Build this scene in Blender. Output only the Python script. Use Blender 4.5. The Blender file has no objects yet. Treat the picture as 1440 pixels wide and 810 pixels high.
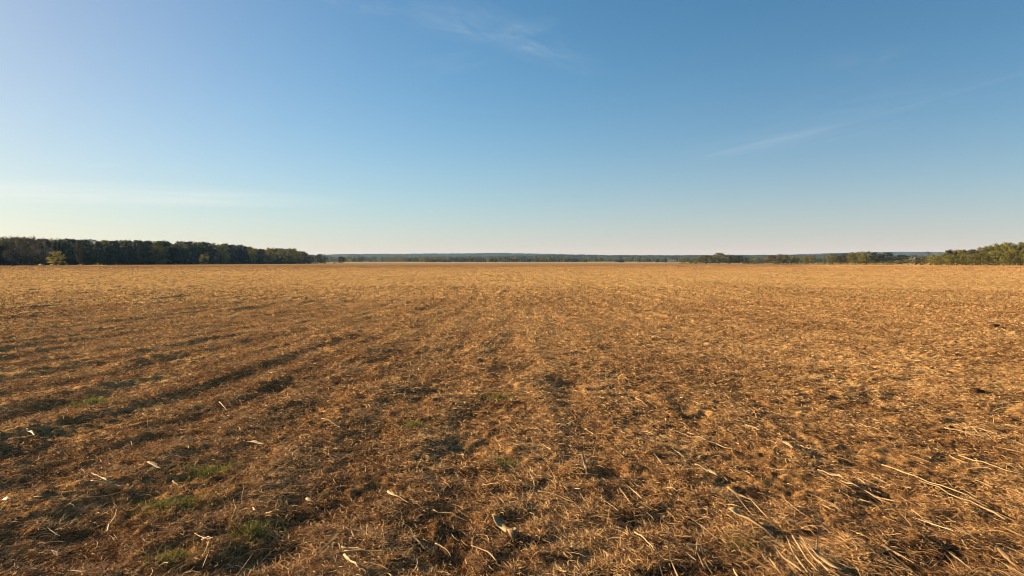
import bpy, math, random
import numpy as np

# ------------------------------------------------------------------ camera, sky, sun, exposure
sc = bpy.context.scene
C = sc.collection
PW, PH = 1440.0, 810.0
EYE = 1.6
LENS = 24.0
FPX = PW * LENS / 36.0
HORIZON = 369.0
PITCH = math.atan((PH / 2 - HORIZON) / FPX)
SUN_AZ, SUN_EL = -66.0, 16.5            # degrees: left of straight ahead, above the horizon

cam_d = bpy.data.cameras.new('camera')
cam = bpy.data.objects.new('camera', cam_d)
C.objects.link(cam)
cam_d.lens = LENS
cam_d.sensor_width = 36
cam_d.clip_start = 0.05
cam_d.clip_end = 30000
cam.location = (0, 0, EYE)
cam.rotation_euler = (math.pi / 2 - PITCH, 0, 0)
sc.camera = cam

sc.view_settings.view_transform = 'Standard'
sc.view_settings.look = 'None'
sc.view_settings.exposure = 1.42
sc.view_settings.gamma = 1.0
sc.view_settings.use_curve_mapping = False
sc.cycles.use_denoising = True
sc.cycles.filter_width = 1.05
sc.cycles.max_bounces = 6
sc.cycles.diffuse_bounces = 3
sc.cycles.volume_bounces = 0
sc.cycles.transparent_max_bounces = 8

world = bpy.data.worlds.new('World')
sc.world = world
world.use_nodes = True
wt = world.node_tree
wt.nodes.clear()


def node(t, kind, **kw):
    n = t.nodes.new(kind)
    for k, v in kw.items():
        if k == 'ins':
            for a, b in v.items():
                n.inputs[a].default_value = b
        else:
            setattr(n, k, v)
    return n


def mathn(t, op, a, b=None, clamp=False):
    n = t.nodes.new('ShaderNodeMath')
    n.operation = op
    n.use_clamp = clamp
    for i, v in enumerate((a, b)):
        if v is None:
            continue
        if isinstance(v, (int, float)):
            n.inputs[i].default_value = v
        else:
            t.links.new(v, n.inputs[i])
    return n.outputs[0]


def ramp(t, fac, stops):
    n = t.nodes.new('ShaderNodeValToRGB')
    cr = n.color_ramp
    while len(cr.elements) < len(stops):
        cr.elements.new(0.5)
    for e, (p, c) in zip(cr.elements, stops):
        e.position = p
        e.color = (c, c, c, 1) if isinstance(c, (int, float)) else (*c, 1)
    t.links.new(fac, n.inputs[0])
    return n.outputs[0]


def mix(t, fac, a, b, blend='MIX'):
    n = t.nodes.new('ShaderNodeMix')
    n.data_type = 'RGBA'
    n.blend_type = blend
    for i, v in ((0, fac), (6, a), (7, b)):
        if isinstance(v, (int, float)):
            n.inputs[i].default_value = v
        elif isinstance(v, tuple):
            n.inputs[i].default_value = (*v, 1)
        else:
            t.links.new(v, n.inputs[i])
    return n.outputs[2]


sky = node(wt, 'ShaderNodeTexSky', sky_type='NISHITA', sun_disc=False,
           sun_elevation=math.radians(SUN_EL), sun_rotation=math.radians(SUN_AZ),
           altitude=100, air_density=1.0, dust_density=0.7, ozone_density=3.0)
# thin high cloud, laid out on a plane far above the field (direction / height)
tc = node(wt, 'ShaderNodeTexCoord')
sep = node(wt, 'ShaderNodeSeparateXYZ')
wt.links.new(tc.outputs['Generated'], sep.inputs[0])
zz = mathn(wt, 'MAXIMUM', sep.outputs[2], 0.02)
cu = mathn(wt, 'DIVIDE', sep.outputs[0], zz)
cv = mathn(wt, 'DIVIDE', sep.outputs[1], zz)
comb = node(wt, 'ShaderNodeCombineXYZ')
wt.links.new(cu, comb.inputs[0])
wt.links.new(cv, comb.inputs[1])


def sky_noise(rot, scale, loc, detail, dist, rough=0.6, src=None):
    m = node(wt, 'ShaderNodeMapping')
    m.inputs['Rotation'].default_value = (0, 0, math.radians(rot))
    m.inputs['Scale'].default_value = scale
    m.inputs['Location'].default_value = loc
    wt.links.new((src or comb).outputs[0], m.inputs[0])
    n = node(wt, 'ShaderNodeTexNoise', ins={'Scale': 1.0, 'Detail': detail, 'Roughness': rough, 'Distortion': dist})
    wt.links.new(m.outputs[0], n.inputs['Vector'])
    return n.outputs[0]


def blob(cx, cy, rx, ry, rot):
    """soft patch of cloud on the cloud plane"""
    c_, s_ = math.cos(math.radians(rot)), math.sin(math.radians(rot))
    dx = mathn(wt, 'SUBTRACT', cu, cx)
    dy = mathn(wt, 'SUBTRACT', cv, cy)
    a = mathn(wt, 'ADD', mathn(wt, 'MULTIPLY', dx, c_), mathn(wt, 'MULTIPLY', dy, s_))
    b = mathn(wt, 'SUBTRACT', mathn(wt, 'MULTIPLY', dy, c_), mathn(wt, 'MULTIPLY', dx, s_))
    q = mathn(wt, 'ADD', mathn(wt, 'POWER', mathn(wt, 'ABSOLUTE', mathn(wt, 'DIVIDE', a, rx)), 2.0),
              mathn(wt, 'POWER', mathn(wt, 'ABSOLUTE', mathn(wt, 'DIVIDE', b, ry)), 2.0))
    return mathn(wt, 'SUBTRACT', 1.0, mathn(wt, 'SQRT', q), True)


def sky_at(px, py):
    """photo pixel -> point of the cloud plane"""
    dx, dy = (px - PW / 2) / FPX, (PH / 2 - py) / FPX
    fy = math.cos(PITCH) + dy * math.sin(PITCH)
    fz = -math.sin(PITCH) + dy * math.cos(PITCH)
    return dx / fz, fy / fz


def seg_blob(p, q, half_w):
    (x0, y0), (x1, y1) = sky_at(*p), sky_at(*q)
    return blob((x0 + x1) / 2, (y0 + y1) / 2, math.hypot(x1 - x0, y1 - y0) / 2, half_w,
                math.degrees(math.atan2(y1 - y0, x1 - x0)))


def wisp(p, q, half_w, k, along=3.0, across=3.5, seed=0.0, lo=.40, hi=.75):
    """one combed-out strand of high cloud between two points of the cloud plane"""
    (x0, y0), (x1, y1) = sky_at(*p), sky_at(*q)
    ln_ = math.hypot(x1 - x0, y1 - y0) / 2
    ux, uy = (x1 - x0) / (2 * ln_), (y1 - y0) / (2 * ln_)
    dx = mathn(wt, 'SUBTRACT', cu, (x0 + x1) / 2)
    dy = mathn(wt, 'SUBTRACT', cv, (y0 + y1) / 2)
    a_ = mathn(wt, 'DIVIDE', mathn(wt, 'ADD', mathn(wt, 'MULTIPLY', dx, ux), mathn(wt, 'MULTIPLY', dy, uy)), ln_)
    b_ = mathn(wt, 'DIVIDE', mathn(wt, 'SUBTRACT', mathn(wt, 'MULTIPLY', dy, ux), mathn(wt, 'MULTIPLY', dx, uy)), half_w)
    c_ = node(wt, 'ShaderNodeCombineXYZ', ins={2: seed})
    wt.links.new(a_, c_.inputs[0])
    wt.links.new(b_, c_.inputs[1])
    n_ = sky_noise(8, (along * .5, across * .5, 1), (seed, seed * 1.7, 0), 6, 1.0, .62, c_)
    q2 = mathn(wt, 'SQRT', mathn(wt, 'ADD', mathn(wt, 'MULTIPLY', a_, a_), mathn(wt, 'MULTIPLY', b_, b_)))
    m_ = mathn(wt, 'POWER', mathn(wt, 'SUBTRACT', 1.0, q2, True), 0.7)
    return mathn(wt, 'MULTIPLY', mathn(wt, 'MULTIPLY', m_, ramp(wt, n_, [(lo, 0.0), (hi, 1.0)])), k)


veil = ramp(wt, sky_noise(0, (0.35, 0.9, 1), (4, 1, 0), 5, 0.3), [(0.35, 0.2), (0.75, 1.0)])
cl = wisp((560, -25), (850, 110), .20, .42, seed=1.3)
for args in (((690, 56), (785, 24), .11, .42, 2, 2, 2.1, .3, .7), ((640, 44), (850, 90), .10, .42, 3, 2, 3.7, .3, .7),
             ((440, -12), (570, 22), .12, .42, 3, 2, 4.4), ((560, 2), (720, 62), .22, .40, 2, 4, 5.2), ((560, 110), (700, 70), .20, .22, 2, 3, 6.3),
             ((960, 232), (1300, 150), .65, .30, 2, 4, 7.5), ((1080, 180), (1480, 90), .60, .20, 2, 4, 8.1), ((1150, 110), (1290, 60), .3, .22, 2, 3, 9.4),
             # the fallen-apart condensation trail on the right
             ((985, 222), (1215, 168), .12, .42, 4, 1.5, 10.2, .2, .7), ((1190, 176), (1540, 72), .06, .20, 5, 1, 11.8, .2, .7),
             ((100, 236), (190, 230), .16, .6, 2, 2, 12.3)):
    cl = mathn(wt, 'ADD', cl, wisp(*args))
low = seg_blob((-350, 262), (520, 285), 2.2)
cl = mathn(wt, 'ADD', cl, mathn(wt, 'MULTIPLY', low, mathn(wt, 'MULTIPLY', veil, 3.2)))
cl = mathn(wt, 'MULTIPLY', cl, 0.23, True)
tint = mix(wt, 1.0, sky.outputs[0], (0.53, 0.95, 1.04), 'MULTIPLY')
# thin veil of high cloud thickening towards the sun
vd = node(wt, 'ShaderNodeVectorMath', operation='DOT_PRODUCT')
wt.links.new(tc.outputs['Generated'], vd.inputs[0])
vd.inputs[1].default_value = (math.sin(math.radians(-62)), math.cos(math.radians(-62)), 0.0)
vf = mathn(wt, 'MULTIPLY', mathn(wt, 'POWER', mathn(wt, 'MAXIMUM', vd.outputs['Value'], 0.0), 5.0), 0.50)
tint = mix(wt, vf, tint, (6.1, 2.35, 1.0))
# dust low over the horizon all round
hf = mathn(wt, 'MULTIPLY', mathn(wt, 'POWER', 2.71828, mathn(wt, 'MULTIPLY', mathn(wt, 'MAXIMUM', sep.outputs[2], 0.0), -11.0)), 0.60)
tint = mix(wt, hf, tint, (7.7, 5.35, 5.35))
skyc = mix(wt, cl, tint, (7.4, 7.2, 6.7))
bg = node(wt, 'ShaderNodeBackground', ins={'Strength': 0.050})
wt.links.new(skyc, bg.inputs[0])
wo = node(wt, 'ShaderNodeOutputWorld')
wt.links.new(bg.outputs[0], wo.inputs[0])

sun_d = bpy.data.lights.new('sun', 'SUN')
sun_d.energy = 5.0
sun_d.angle = math.radians(0.5)
sun_d.color = (1.0, 0.78, 0.52)
sun = bpy.data.objects.new('sun', sun_d)
C.objects.link(sun)
sun.rotation_euler = (math.radians(90 - SUN_EL), 0, math.radians(180 - SUN_AZ))

# ------------------------------------------------------------------ helpers
rnd = random.Random(11)
rng = np.random.default_rng(5)


def at(px, py, z=0.0):
    """ground point seen at a photo pixel"""
    dx, dy = (px - PW / 2) / FPX, (PH / 2 - py) / FPX
    fy = math.cos(PITCH) + dy * math.sin(PITCH)
    fz = -math.sin(PITCH) + dy * math.cos(PITCH)
    k = (z - EYE) / fz
    return dx * k, fy * k


def vnoise(x, y, seed=0):
    x = np.asarray(x, dtype=np.float64)
    y = np.asarray(y, dtype=np.float64)
    xi, yi = np.floor(x).astype(np.int64), np.floor(y).astype(np.int64)
    fx, fy = x - xi, y - yi
    fx = fx * fx * fx * (fx * (fx * 6 - 15) + 10)
    fy = fy * fy * fy * (fy * (fy * 6 - 15) + 10)

    def h(a, b):
        n = (a * 374761393 + b * 668265263 + seed * 974634777) & 0xFFFFFFFF
        n = ((n ^ (n >> 13)) * 1274126177) & 0xFFFFFFFF
        n = ((n ^ (n >> 16)) * 2246822519) & 0xFFFFFFFF
        return ((n ^ (n >> 15)) & 0xFFFFFF) / 8388607.5 - 1.0
    a = h(xi, yi) * (1 - fx) + h(xi + 1, yi) * fx
    b = h(xi, yi + 1) * (1 - fx) + h(xi + 1, yi + 1) * fx
    return a * (1 - fy) + b * fy


# hollows with the ridge that shades them: photo pixel, half size (m) across / along, depth, ridge height
HOLLOWS = [(375, 782, .20, .16, .10, .07), (268, 618, .30, .16, .09, .09), (60, 640, .55, .22, .07, .08),
           (850, 662, .16, .12, .07, .06), (1065, 700, .24, .14, .08, .05), (1105, 757, .20, .12, .08, .05),
           (745, 765, .15, .09, .07, .04), (885, 735, .24, .15, .08, .05), (785, 545, .40, .35, .07, .06),
           (620, 553, .42, .35, .07, .06), (650, 630, .26, .16, .06, .04), (300, 725, .24, .11, .07, .05),
           (160, 705, .30, .12, .06, .05), (735, 520, .4, .5, .06, .05), (1360, 690, .25, .2, .05, .03),
           (1310, 785, .3, .16, .06, .04), (540, 690, .25, .2, .05, .04), (460, 695, .3, .2, .05, .04),
           (440, 740, .3, .18, .05, .04), (480, 540, .6, .35, .06, .05),
           (590, 500, .7, .5, .06, .06), (700, 745, .2, .15, .05, .03),
           (1230, 700, .2, .15, .05, .03), (1170, 665, .2, .2, .05, .03), (980, 740, .2, .15, .05, .03)]
HW = [(*at(px, py), a * .85, b * .8, d * .85, m * .8) for px, py, a, b, d, m in HOLLOWS]
ROW = math.radians(2.5)


def ground_h(x, y, fine=True):
    x = np.asarray(x, dtype=np.float64)
    y = np.asarray(y, dtype=np.float64)
    r = np.hypot(x, y)
    u = x * (1 + 0.036 * np.clip(y, 0, 25))      # the drilled rows draw together away from us
    v = y
    u = u + 0.22 * vnoise(u / 2.5, v / 3.0, 3)
    left = np.clip(0.62 - 0.5 * np.clip(x / np.maximum(r, 1), -1, 1), 0.35, 1.0)
    rg = 1 - np.abs(vnoise(u / 1.5, v / 6.0, 1)) * 1.6
    h = 0.060 * np.clip(rg, 0, 1) ** 2 * left * (0.45 + 0.55 * np.clip((r - 3) / 8, 0, 1)) * (0.55 + 0.45 * np.clip(vnoise(x / 3.0, y / 4.0, 15) + .5, 0, 1))
    rg2 = 1 - np.abs(vnoise(u / 0.9 + 40, v / 4.0, 11)) * 1.8
    h += 0.055 * np.clip(rg2, 0, 1) ** 2 * left * np.clip((r - 5) / 8, 0, 1) * np.clip(vnoise(x / 1.6, y / 3.0, 16) + .45, 0, 1)
    h += 0.024 * vnoise(u / 0.42, v / 1.4, 2) * left
    row = np.sin(2 * math.pi * u / 1.25 + 1.6 * vnoise(u / 2.2, v / 7.0, 17))
    h += 0.032 * left * row * (0.35 + 0.65 * np.clip(vnoise(x / 2.5, y / 6.0, 18) + .5, 0, 1)) * np.clip((r - 3) / 4, .3, 1) * np.clip(1.25 - r / 36, .12, 1)
    h += 0.030 * vnoise(x / 0.155, y / 0.155, 4) * (0.6 + 0.5 * vnoise(x / 1.3, y / 1.3, 14))
    h += 0.05 * vnoise(x / 7.0, y / 11.0, 5)
    if fine:
        h += 0.018 * vnoise(x / 0.075, y / 0.075, 6) * np.clip((40 - r) / 25, 0, 1)
        h += 0.009 * vnoise(x / 0.045, y / 0.045, 7) * np.clip((14 - r) / 8, 0, 1)
    for hx, hy, a, b, d, m in HW:
        du, dv = (x - hx) / a, (y - hy) / b
        h = h - d * np.exp(-(du * du + dv * dv))
        du2 = (x - hx + 1.5 * a) / (0.9 * a)
        h = h + m * np.exp(-(du2 * du2 + 0.6 * dv * dv))
    return h * np.clip((330 - r) / 180, 0, 1)


def new_mesh(name, verts, faces, mats=(), smooth=False, attr=None, parent=None, link=True):
    """verts (n,3); faces (m,k) array of one polygon size; attr: per-vertex float 'tone'"""
    me = bpy.data.meshes.new(name)
    verts = np.ascontiguousarray(verts, dtype=np.float32)
    faces = np.ascontiguousarray(faces, dtype=np.int32)
    me.vertices.add(len(verts))
    me.vertices.foreach_set('co', verts.ravel())
    m, k = faces.shape
    me.loops.add(m * k)
    me.loops.foreach_set('vertex_index', faces.ravel())
    me.polygons.add(m)
    me.polygons.foreach_set('loop_start', np.arange(0, m * k, k, dtype=np.int32))
    me.polygons.foreach_set('use_smooth', np.full(m, smooth, dtype=bool))
    if attr is not None:
        a = me.attributes.new('tone', 'FLOAT', 'POINT')
        a.data.foreach_set('value', np.ascontiguousarray(attr, dtype=np.float32))
    for mt in mats:
        me.materials.append(mt)
    me.update(calc_edges=True)
    if not link:
        return me
    o = bpy.data.objects.new(name, me)
    C.objects.link(o)
    if parent:
        o.parent = parent
    return o


def tag(o, label, cat=None, group=None, kind=None):
    o['label'] = label
    if cat:
        o['category'] = cat
    if group:
        o['group'] = group
    if kind:
        o['kind'] = kind
    return o


def empty(name, loc, rz=0.0, scale=(1, 1, 1)):
    o = bpy.data.objects.new(name, None)
    C.objects.link(o)
    o.location = loc
    o.rotation_euler = (0, 0, rz)
    o.scale = scale
    o.empty_display_size = 0.2
    return o


def material(name):
    m = bpy.data.materials.new(name)
    m.use_nodes = True
    t = m.node_tree
    p = t.nodes['Principled BSDF']
    p.inputs['Roughness'].default_value = 0.9
    p.inputs['Specular IOR Level'].default_value = 0.1
    return m, t, p


def noise(t, vec, scale, detail=4, rough=0.55, dist=0.0):
    n = node(t, 'ShaderNodeTexNoise', ins={'Scale': scale, 'Detail': detail, 'Roughness': rough, 'Distortion': dist})
    t.links.new(vec, n.inputs['Vector'])
    return n.outputs[0]


# ------------------------------------------------------------------ materials
# the field's soil under a mat of rotted straw
M_field, t, p = material('straw covered soil')
geo = node(t, 'ShaderNodeNewGeometry')
mp = node(t, 'ShaderNodeMapping')
mp.inputs['Scale'].default_value = (1.0, 0.45, 1.0)
t.links.new(geo.outputs['Position'], mp.inputs[0])
n1 = noise(t, geo.outputs['Position'], 14, 6, 0.65)
n2 = noise(t, mp.outputs[0], 75, 5, 0.7, 1.0)
n3 = noise(t, geo.outputs['Position'], 1.1, 5, 0.6)
n4 = noise(t, mp.outputs[0], 0.16, 6, 0.6)
cov = mathn(t, 'ADD', mathn(t, 'MULTIPLY', n1, 0.55), mathn(t, 'MULTIPLY', n2, 0.45))
cov = mathn(t, 'ADD', cov, mathn(t, 'MULTIPLY', mathn(t, 'SUBTRACT', n3, 0.5), 0.5))
cov = mathn(t, 'ADD', cov, mathn(t, 'MULTIPLY', mathn(t, 'SUBTRACT', n4, 0.5), 0.35))
ln = node(t, 'ShaderNodeVectorMath', operation='LENGTH')
t.links.new(geo.outputs['Position'], ln.inputs[0])
cover_far = mathn(t, 'MULTIPLY', mathn(t, 'SUBTRACT', 1.0, mathn(t, 'DIVIDE', 12.0, mathn(t, 'ADD', ln.outputs['Value'], 12.0))), 0.35)
cov = mathn(t, 'ADD', cov, cover_far)
colr = ramp(t, cov, [(0.34, (0.024, 0.0115, 0.006)), (0.50, (0.088, 0.042, 0.018)), (0.62, (0.26, 0.132, 0.048)), (0.82, (0.56, 0.335, 0.125))])
t.links.new(colr, p.inputs['Base Color'])
p.inputs['Specular IOR Level'].default_value = 0.0
p.inputs['Roughness'].default_value = 1.0


def toned(name, stops, transl=0.0, rough=0.8, spec=0.1, obj_rand=0.0):
    m, t, p = material(name)
    a = node(t, 'ShaderNodeAttribute', attribute_name='tone')
    f = a.outputs['Fac']
    if obj_rand:
        oi = node(t, 'ShaderNodeObjectInfo')
        f = mathn(t, 'ADD', f, mathn(t, 'MULTIPLY', mathn(t, 'SUBTRACT', oi.outputs['Random'], 0.5), obj_rand))
    c = ramp(t, f, stops)
    t.links.new(c, p.inputs['Base Color'])
    p.inputs['Roughness'].default_value = rough
    p.inputs['Specular IOR Level'].default_value = spec
    if transl:
        tr = node(t, 'ShaderNodeBsdfTranslucent')
        t.links.new(c, tr.inputs[0])
        mx = node(t, 'ShaderNodeMixShader', ins={0: transl})
        t.links.new(p.outputs[0], mx.inputs[1])
        t.links.new(tr.outputs[0], mx.inputs[2])
        t.links.new(mx.outputs[0], t.nodes['Material Output'].inputs[0])
    return m


M_mat = toned('matted straw', [(0.0, (0.050, 0.029, 0.014)), (0.35, (0.225, 0.108, 0.040)), (0.7, (0.48, 0.268, 0.102)), (1.0, (0.64, 0.42, 0.18))], 0.03)
M_stalk = toned('dry maize stalk', [(0.0, (0.33, 0.195, 0.080)), (0.5, (0.56, 0.37, 0.165)), (1.0, (0.74, 0.56, 0.33))], 0.08, 0.55, 0.25)
M_grass = toned('green grass', [(0.0, (0.075, 0.080, 0.018)), (0.5, (0.128, 0.155, 0.024)), (1.0, (0.29, 0.26, 0.08))], 0.3)
LEAF = dict(transl=0.25, rough=0.7, spec=0.15, obj_rand=0.45)
M_leaf = {
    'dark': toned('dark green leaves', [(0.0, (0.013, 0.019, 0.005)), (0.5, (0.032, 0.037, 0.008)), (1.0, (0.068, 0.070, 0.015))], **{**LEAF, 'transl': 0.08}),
    'olive': toned('olive leaves', [(0.0, (0.085, 0.078, 0.012)), (0.5, (0.17, 0.155, 0.024)), (1.0, (0.28, 0.235, 0.038))], **LEAF),
    'fresh': toned('fresh spring leaves', [(0.0, (0.14, 0.125, 0.014)), (0.5, (0.22, 0.205, 0.028)), (1.0, (0.36, 0.31, 0.05))], **LEAF),
    'russet': toned('russet buds', [(0.0, (0.065, 0.042, 0.018)), (0.5, (0.105, 0.070, 0.028)), (1.0, (0.16, 0.11, 0.045))], **LEAF),
    'twig': toned('bare twigs', [(0.0, (0.042, 0.034, 0.025)), (0.5, (0.065, 0.053, 0.038)), (1.0, (0.10, 0.085, 0.063))], **LEAF),
    'far': toned('far woodland leaves', [(0.0, (0.035, 0.045, 0.016)), (0.5, (0.085, 0.090, 0.028)), (1.0, (0.20, 0.18, 0.05))], **LEAF),
}
M_bark, t, p = material('bark')
tcn = node(t, 'ShaderNodeTexCoord')
t.links.new(ramp(t, noise(t, tcn.outputs['Object'], 30, 4), [(0.3, (0.035, 0.026, 0.019)), (0.7, (0.10, 0.08, 0.06))]), p.inputs['Base Color'])


def plain(name, c0, c1, scale, stretch=(1, 1, 1)):
    m, t, p = material(name)
    g = node(t, 'ShaderNodeNewGeometry')
    mm = node(t, 'ShaderNodeMapping')
    mm.inputs['Scale'].default_value = stretch
    t.links.new(g.outputs['Position'], mm.inputs[0])
    t.links.new(ramp(t, noise(t, mm.outputs[0], scale, 5, 0.6), [(0.3, c0), (0.7, c1)]), p.inputs['Base Color'])
    p.inputs['Specular IOR Level'].default_value = 0.0
    p.inputs['Roughness'].default_value = 1.0
    return m


M_plough = plain('brown tilled soil', (0.27, 0.160, 0.065), (0.36, 0.215, 0.088), 0.3, (0.3, 1, 1))
M_pale = plain('pale stubble', (0.34, 0.25, 0.13), (0.46, 0.34, 0.19), 0.05, (0.3, 1, 1))
M_meadow = plain('green meadow', (0.10, 0.11, 0.03), (0.17, 0.17, 0.05), 0.05)
M_hill = plain('wooded hillside', (0.030, 0.040, 0.016), (0.070, 0.075, 0.028), 0.03)
M_wall = plain('cream render', (0.46, 0.40, 0.29), (0.56, 0.49, 0.37), 0.8)
M_roof = plain('brown roof tiles', (0.15, 0.13, 0.11), (0.21, 0.18, 0.155), 1.5)
M_glass, t, p = material('window glass')
p.inputs['Base Color'].default_value = (0.03, 0.035, 0.04, 1)
p.inputs['Roughness'].default_value = 0.1
p.inputs['Specular IOR Level'].default_value = 0.5
M_wood, t, p = material('painted door')
p.inputs['Base Color'].default_value = (0.12, 0.09, 0.06, 1)
M_soil = plain('dark soil', (0.035, 0.020, 0.011), (0.11, 0.06, 0.028), 30)

# ------------------------------------------------------------------ the field: one sheet to the horizon
def ground_sheet():
    rs = [0.0001] + list(np.linspace(0.3, 2.4, 14))
    r = 2.45
    while r < 330:
        rs.append(r)
        r *= 1.0034
    while r < 7000:
        rs.append(r)
        r *= 1.05
    rs.append(7000.0)
    rs = np.array(rs)
    th = np.concatenate([np.linspace(-48, 48, 640), np.linspace(50, 310, 66)])   # degrees from straight ahead
    th = np.radians(th)
    nr, nt = len(rs), len(th)
    R, T = np.meshgrid(rs, th, indexing='ij')
    X, Y = R * np.sin(T), R * np.cos(T)
    Z = ground_h(X, Y)
    wide = np.abs(((T + math.pi) % (2 * math.pi)) - math.pi) > math.radians(48.2)
    # rough stubble and clods, as coarse as the sheet's own cells allow
    dr = np.gradient(rs)[:, None]
    amp = np.clip((R - 6) / 25, 0, 1) * np.clip(0.32 * dr, 0, 0.10) * np.clip((900 - R) / 300, 0, 1)
    Z = Z + np.where(wide, 0, rng.uniform(-1, 1, Z.shape) * amp)
    Z[0, :] = Z[0, 0]
    V = np.stack([X, Y, Z], -1).reshape(-1, 3)
    i = np.arange(nr - 1)[:, None]
    j = np.arange(nt)[None, :]
    j2 = (j + 1) % nt
    F = np.stack([i * nt + j, i * nt + j2, (i + 1) * nt + j2, (i + 1) * nt + j], -1).reshape(-1, 4)
    o = new_mesh('field', V, F[:, ::-1], [M_field], smooth=True)
    return tag(o, 'wide brown harvested field covered in matted straw', 'field', kind='structure')


ground_sheet()


def strip(name, pts_near, pts_far, zn, zf, mat, label):
    n = len(pts_near)
    V = [(x, y, zn) for x, y in pts_near] + [(x, y, zf) for x, y in pts_far]
    F = [(k, k + 1, n + k + 1, n + k) for k in range(n - 1)]
    o = new_mesh(name, np.array(V), np.array(F), [mat])
    return tag(o, label, 'field', kind='structure')


xs = np.linspace(-190, 120, 40)
strip('tilled_field', [(x, 262 + 0.0009 * (x - 60) ** 2 + rnd.uniform(-2, 2)) for x in xs],
      [(x * 3.2, 1050) for x in xs], 0.10, 0.12, M_plough, 'darker brown strip of field beyond the harvested straw field')
xs = np.linspace(-260, 250, 30)
strip('pale_field', [(x, 950 + rnd.uniform(-8, 8)) for x in xs], [(x * 1.5, 1480) for x in xs], 0.25, 2.6, M_pale,
      'thin pale sunlit field strip in front of the distant wood')
xs = np.linspace(205, 255, 8)
strip('pale_field', [(x, 565) for x in xs], [(x * 1.14, 690) for x in xs], 0.15, 0.9, M_pale,
      'short pale field strip between the two groups of trees on the right')
strip('meadow', [(x, 1300) for x in np.linspace(130, 420, 8)], [(x, 1640) for x in np.linspace(120, 520, 8)], 0.4, 4.2, M_meadow,
      'pale green meadow strip among the distant trees right of centre')

# ------------------------------------------------------------------ hills far behind
def hill(name, pts, dist, depth, label, seed, mat=M_hill, bump=0.9):
    """wooded ridge: photo-profile (px, y) turned into real heights at its own distance"""
    px = np.array([a for a, _ in pts], float)
    py = np.array([b for _, b in pts], float)
    n = 520
    ang = np.linspace(px[0], px[-1], n)
    top = np.interp(ang, px, py)
    X = (ang - PW / 2) / FPX * dist
    top_z = EYE + (HORIZON - top) / FPX * dist
    rows = 22
    V = np.zeros((rows, n, 3))
    for k in range(rows):
        s = k / (rows - 1)
        prof = math.sin(min(1, s * 1.12) * math.pi * 0.5) if s < 0.9 else 1 - (s - 0.9) * 4
        yy = dist - depth * 0.6 + depth * s
        V[k, :, 0] = X * (yy / dist)
        V[k, :, 1] = yy + 20 * vnoise(X / 90, np.full(n, k * 1.7), seed)
        ends = np.clip(np.minimum(np.arange(n), np.arange(n)[::-1]) / 20, 0, 1)
        V[k, :, 2] = np.maximum(top_z, 2) * prof * ends + bump * (vnoise(X / 9, np.full(n, k * 3.1), seed + 1) + 0.6 * vnoise(X / 40, np.full(n, k * .5), seed + 2)) * 3 * min(1, s * 3) - 0.5 * (1 - s)
    V = V.reshape(-1, 3)
    i = np.arange(rows - 1)[:, None]
    j = np.arange(n - 1)[None, :]
    F = np.stack([i * n + j, i * n + j + 1, (i + 1) * n + j + 1, (i + 1) * n + j], -1).reshape(-1, 4)
    o = new_mesh(name, V, F, [mat])
    return tag(o, label, 'hills', kind='structure')


hill('hills', [(-300, 360), (430, 358.5), (480, 357), (560, 356.5), (640, 356), (700, 355.2), (760, 356.4), (850, 358.5),
               (980, 358.5), (1100, 358), (1170, 355.5), (1200, 354.5), (1260, 353.5), (1330, 354), (1420, 356), (1700, 358)],
     5600, 900, 'long blue wooded ridge on the horizon', 40)
hill('hills', [(520, 366), (600, 361), (680, 360.4), (770, 358.6), (800, 358.2), (900, 358.8), (960, 359.2), (1080, 358.8),
               (1150, 357.6), (1180, 357), (1230, 357.5), (1300, 360), (1420, 364)], 3000, 700,
     'nearer brown green wooded rise in front of the blue ridge', 50)

# ------------------------------------------------------------------ trees
def tube(path, radii, sides=6):
    V, F = [], []
    path = [np.array(q, float) for q in path]
    for k, q in enumerate(path):
        d = path[min(k + 1, len(path) - 1)] - path[max(k - 1, 0)]
        d = d / (np.linalg.norm(d) + 1e-9)
        a = np.cross(d, (0.3, 0.9, 0.1) if abs(d[2]) > 0.8 else (0, 0, 1))
        a /= np.linalg.norm(a) + 1e-9
        b = np.cross(d, a)
        for s in range(sides):
            w = 2 * math.pi * s / sides
            V.append(q + radii[k] * (math.cos(w) * a + math.sin(w) * b))
    for k in range(len(path) - 1):
        for s in range(sides):
            s2 = (s + 1) % sides
            F.append((k * sides + s, k * sides + s2, (k + 1) * sides + s2, (k + 1) * sides + s))
    return V, F


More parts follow.
